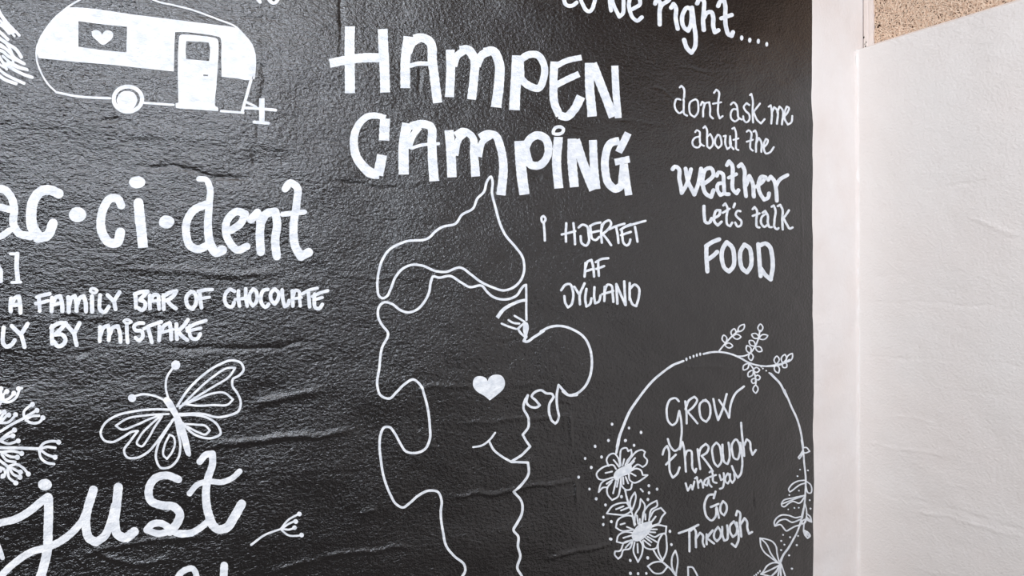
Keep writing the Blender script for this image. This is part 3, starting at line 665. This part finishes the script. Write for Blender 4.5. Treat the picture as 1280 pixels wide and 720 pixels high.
p = Paint(); p.fill([E(v) for v in nums("685,335 715,340 735,400 722,470 700,535 672,495 658,430 665,370")], cell=3); strokes(p, E, "2.8:592,425 630,385 685,345;2.8:592,420 625,475 700,535", 2.8); p.build('eye', T)
for sp in ("550,255 610,290 680,332", "470,310 530,345 610,355", "380,355 470,392 570,425"): part(T, E, sp, 2.6, 'eyelash')
p = Paint(); p.fill([N(v) for v in nums("50,150 55,115 75,98 108,98 130,110 138,128 150,103 182,88 222,94 243,128 236,170 198,208 153,242 120,215 80,192 60,172")], cell=3); p.build('cheek_heart', T)

# --- wreath
THIN = 0.84
T = thing('drawing', 'white floral wreath with two blossoms and leafy sprigs around handwriting', 'drawing', 890, 722)
W0 = Frame(740, 440, 6); V = Frame(890, 395, 7.2); W4 = Frame(840, 400, 4); R1 = Frame(930, 550, 7.2); R2 = Frame(920, 630, 8); P1 = Frame(720, 550, 8); P2 = Frame(740, 610, 6.545)
def leaf_sp(a, b, wd):
    a = np.array(a, float); b = np.array(b, float); d = b - a; n = np.array([-d[1], d[0]]) / np.hypot(*d)
    f = lambda t, s: a + d * t + n * s * wd
    pts = [a, f(.3, .42), f(.62, .5), f(.88, .25), b, f(.8, -.32), f(.5, -.5), f(.22, -.35), a]
    return ' '.join('%g,%g' % tuple(q) for q in pts)
p = Paint(); strokes(p, W0, "3.2>3.8:690,68 610,100 540,150 460,220 400,290 340,370 280,460 235,560 205,640 188,715", 3.4); strokes(p, P1, "3.8>3:430,0 418,60 402,130", 3); p.build('ring', T)
dots(T, W0, "713,55 740,43 765,33 790,24 815,17", 1.2, 2.1)
vine = part(T, W4, "2.8>2.3:160,170 200,161 240,160 300,172 340,190 380,212 430,227 480,231 520,228 560,212 582,198", 2.4, 'vine')
part(T, V, "3.4>2.6:525,520 560,555 610,610 650,690 672,730", 2.6, 'ring')
p = Paint(); strokes(p, W4, "2.8:560,350 590,420 625,500 645,570 652,630", 2.6); strokes(p, R1, "2.3:515,0 525,90 535,200 548,350 545,480 540,560 520,700", 2.3); p.build('ring', T)
dots(T, V, "440,458 455,472 485,492 512,512", 1.0)
def sprig(fr, stem, leaves, w=1.9, ww=44):
    s = part(T, fr, stem, w + .2, 'stem')
    for a, b in leaves: part(s, fr, leaf_sp(a, b, ww), w, 'leaf')
sprig(V, "60,320 110,260 180,185 240,130", [((120, 240), (108, 172)), ((118, 260), (187, 270)), ((185, 178), (202, 115)), ((190, 185), (262, 188)), ((235, 142), (290, 76))])
sprig(V, "230,362 290,358 345,330 385,275 415,200 430,130", [((430, 142), (436, 72)), ((418, 195), (356, 165)), ((420, 203), (498, 175)), ((385, 268), (335, 222)), ((390, 280), (446, 314)), ((342, 335), (314, 266)), ((345, 335), (350, 400))])
sprig(V, "480,452 560,440 625,425 680,400", [((570, 430), (578, 360)), ((562, 440), (594, 512)), ((625, 420), (648, 345)), ((625, 425), (662, 460)), ((662, 415), (714, 336))])
sprig(V, "320,415 365,470 385,530 395,610", [((325, 430), (280, 485)), ((370, 485), (425, 485)), ((365, 490), (328, 547)), ((388, 558), (432, 550)), ((388, 562), (366, 606)), ((392, 620), (394, 695))])
st = part(T, R1, "2.2:548,350 545,480 540,560 520,700", 2.2, 'stem')
for sp in ("525,70 550,65 585,100;585,100 550,115 527,112", "522,95 500,130 482,155;482,155 492,168 505,150 522,115", "545,360 480,370 420,410 400,450 410,466 430,455 460,430 500,402 545,385",
  "550,368 590,400 602,450 595,475 572,475 555,440 548,400", "545,495 440,520 345,552 335,575 340,595 355,600 400,570 440,552 490,568 540,510;540,497 440,535 345,572"):
    part(st, R1, sp, 1.9, 'leaf')
st = part(T, R2, "2.2>3:682,0 662,80 642,180 620,250 570,350 520,440 470,510 440,590", 2.6, 'stem'); part(T, R2, "685,0 700,60 702,140 680,200 675,265", 2, 'stem')
for sp in ("645,125 590,135 520,112 450,110 400,140 375,185 382,218 440,205 470,240 495,267 540,245 590,220 640,210;385,215 430,165 485,150 550,180 640,152",
  "702,95 740,125 755,180;755,180 720,165 700,140;705,130 748,170", "700,150 660,170 655,200;655,200 690,185 700,160", "678,262 720,285 740,320 715,342 690,315 675,270;685,275 705,325;690,270 725,320",
  "235,340 300,350 360,375 395,420 410,500 435,590;235,340 245,420 280,480 340,530 435,600;240,340 300,400 350,500 420,590",
  "435,588 360,590 310,620 270,680 250,702;435,610 360,650 250,702;250,702 310,715 350,725", "430,615 410,660 350,725;436,610 415,740;442,600 446,740;450,600 475,680 492,740"):
    part(st, R2, sp, 2.1, 'leaf')
dots(T, R1, "500,265 568,272 479,325 490,455 405,495 395,623 450,610 488,608 585,540 595,615", .95)
dots(T, R2, "740,45 465,307 535,330 617,318 447,367 480,405 605,410 448,460 528,512 555,645", 1.15)
dots(T, R2, "240,672 222,690 205,708 185,720", .9, 1.3)
p = Paint(); p.fill([P1(v) for v in nums("380,345 400,310 440,280 490,258 530,235 552,245 555,290 540,330 500,350 450,368 425,400 395,405 380,380")], cell=3); f1 = p.build('blossom_center', T)
for sp in ("325,260 305,195 335,148 380,135 415,170 440,260;375,200 405,235 430,270", "445,260 440,170 460,88 505,80 520,112;520,112 550,95 555,140 510,210 492,250;480,190 465,255",
  "510,235 560,160 610,112 660,100 690,120;690,120 680,160 712,200 700,245 665,270;665,270 620,245 560,290;590,180 540,240;580,212 555,240", "545,310 600,285 645,300 665,350;665,350 712,350;712,350 670,385 570,425 535,400 525,335;545,330 595,358",
  "560,435 540,495 500,498 460,460 450,370;475,440 470,370;520,432 495,370", "450,400 440,500 420,570 365,603;365,603 320,545 315,490 360,420;375,535 390,470 400,415;412,470 425,400",
  "380,375 300,400 260,430 230,522;230,522 275,478 320,475;310,440 370,398", "400,290 370,250 320,255 250,285 205,345 230,390 270,400 370,375;295,330 360,315"):
    part(f1, P1, sp, 2.3, 'petal')
part(T, P1, "495,500 502,560 520,620", 2.2, 'stem')
st = part(T, P2, "270,20 290,90 320,180 360,300", 2.2, 'stem')
for sp in ("125,210 170,150 230,125 285,120;285,120 305,150 325,190;325,190 270,220 200,218 125,210;200,175 260,150;240,185 300,160", "350,35 322,80 315,150 330,182;330,182 350,130 358,60 350,35"): part(st, P2, sp, 2.3, 'leaf')
p = Paint(); p.fill([P2(v) for v in nums("330,385 350,345 385,305 430,285 490,270 495,320 470,370 435,410 405,430 365,440 338,420")], cell=3); f2 = p.build('blossom_center', T)
for sp in ("352,295 360,210 390,160 400,90;400,90 435,140 430,200 412,285;370,225 382,295;395,255 395,300", "415,285 425,200 470,140 535,105;535,105 540,145 490,180 470,270;440,260 440,215", "480,240 510,190 570,165;570,165 605,205;605,205 575,240 552,290 500,310;490,280 525,235",
  "480,325 540,305 610,315;610,315 605,370;605,370 560,380 520,402 470,380;480,340 535,340;480,362 522,365", "460,400 545,450;545,450 530,490 480,502 430,480 420,435;430,430 480,470;445,410 490,445",
  "355,445 343,520 375,605;375,605 410,540 415,460 400,435;378,530 378,460", "340,430 310,500 260,510 240,560 215,580;215,580 185,540 190,518;190,518 230,515 265,450 330,430;280,490 330,440",
  "335,368 270,362 215,392 202,440;202,440 260,452 330,428;260,410 330,390", "352,310 325,230 270,230 215,265 198,325;198,325 240,350 340,345;237,300 272,290;290,320 345,342"):
    part(f2, P2, sp, 2.3, 'petal')
st = part(T, P2, "500,500 540,570 600,625 640,660 690,725", 2.4, 'stem')
for sp in ("580,375 550,430 545,520 575,592;575,592 602,540 612,440 595,375 580,375", "455,640 500,610 570,605 615,645;615,645 570,695 510,695 455,640", "680,510 655,560 655,650 690,720;680,510 697,560 690,705"): part(st, P2, sp, 2.3, 'leaf')
part(st, Frame(800, 640, 9), "545,740 542,620;542,620 590,622 620,665 655,740", 2.4, 'leaf')
dots(T, P1, "327,5 495,5 191,63 579,55 92,185 255,170 153,275 28,372 728,457 811,492 731,528 722,597 137,491 206,590 300,652 457,568", 1.55, 1.9)
part(T, P1, "645,490 668,515", 2.4, 'dot')
dots(T, P2, "96,240 95,300 163,277 638,355 650,463 314,593 456,572 313,698 376,700 443,698 468,40 460,95", 1.55, 1.9); dots(T, P2, "152,418", 2.3, 1.8)
dots(T, W0, "153,542 278,570 368,603 124,665 249,665 315,700", 1.5, 1.9)
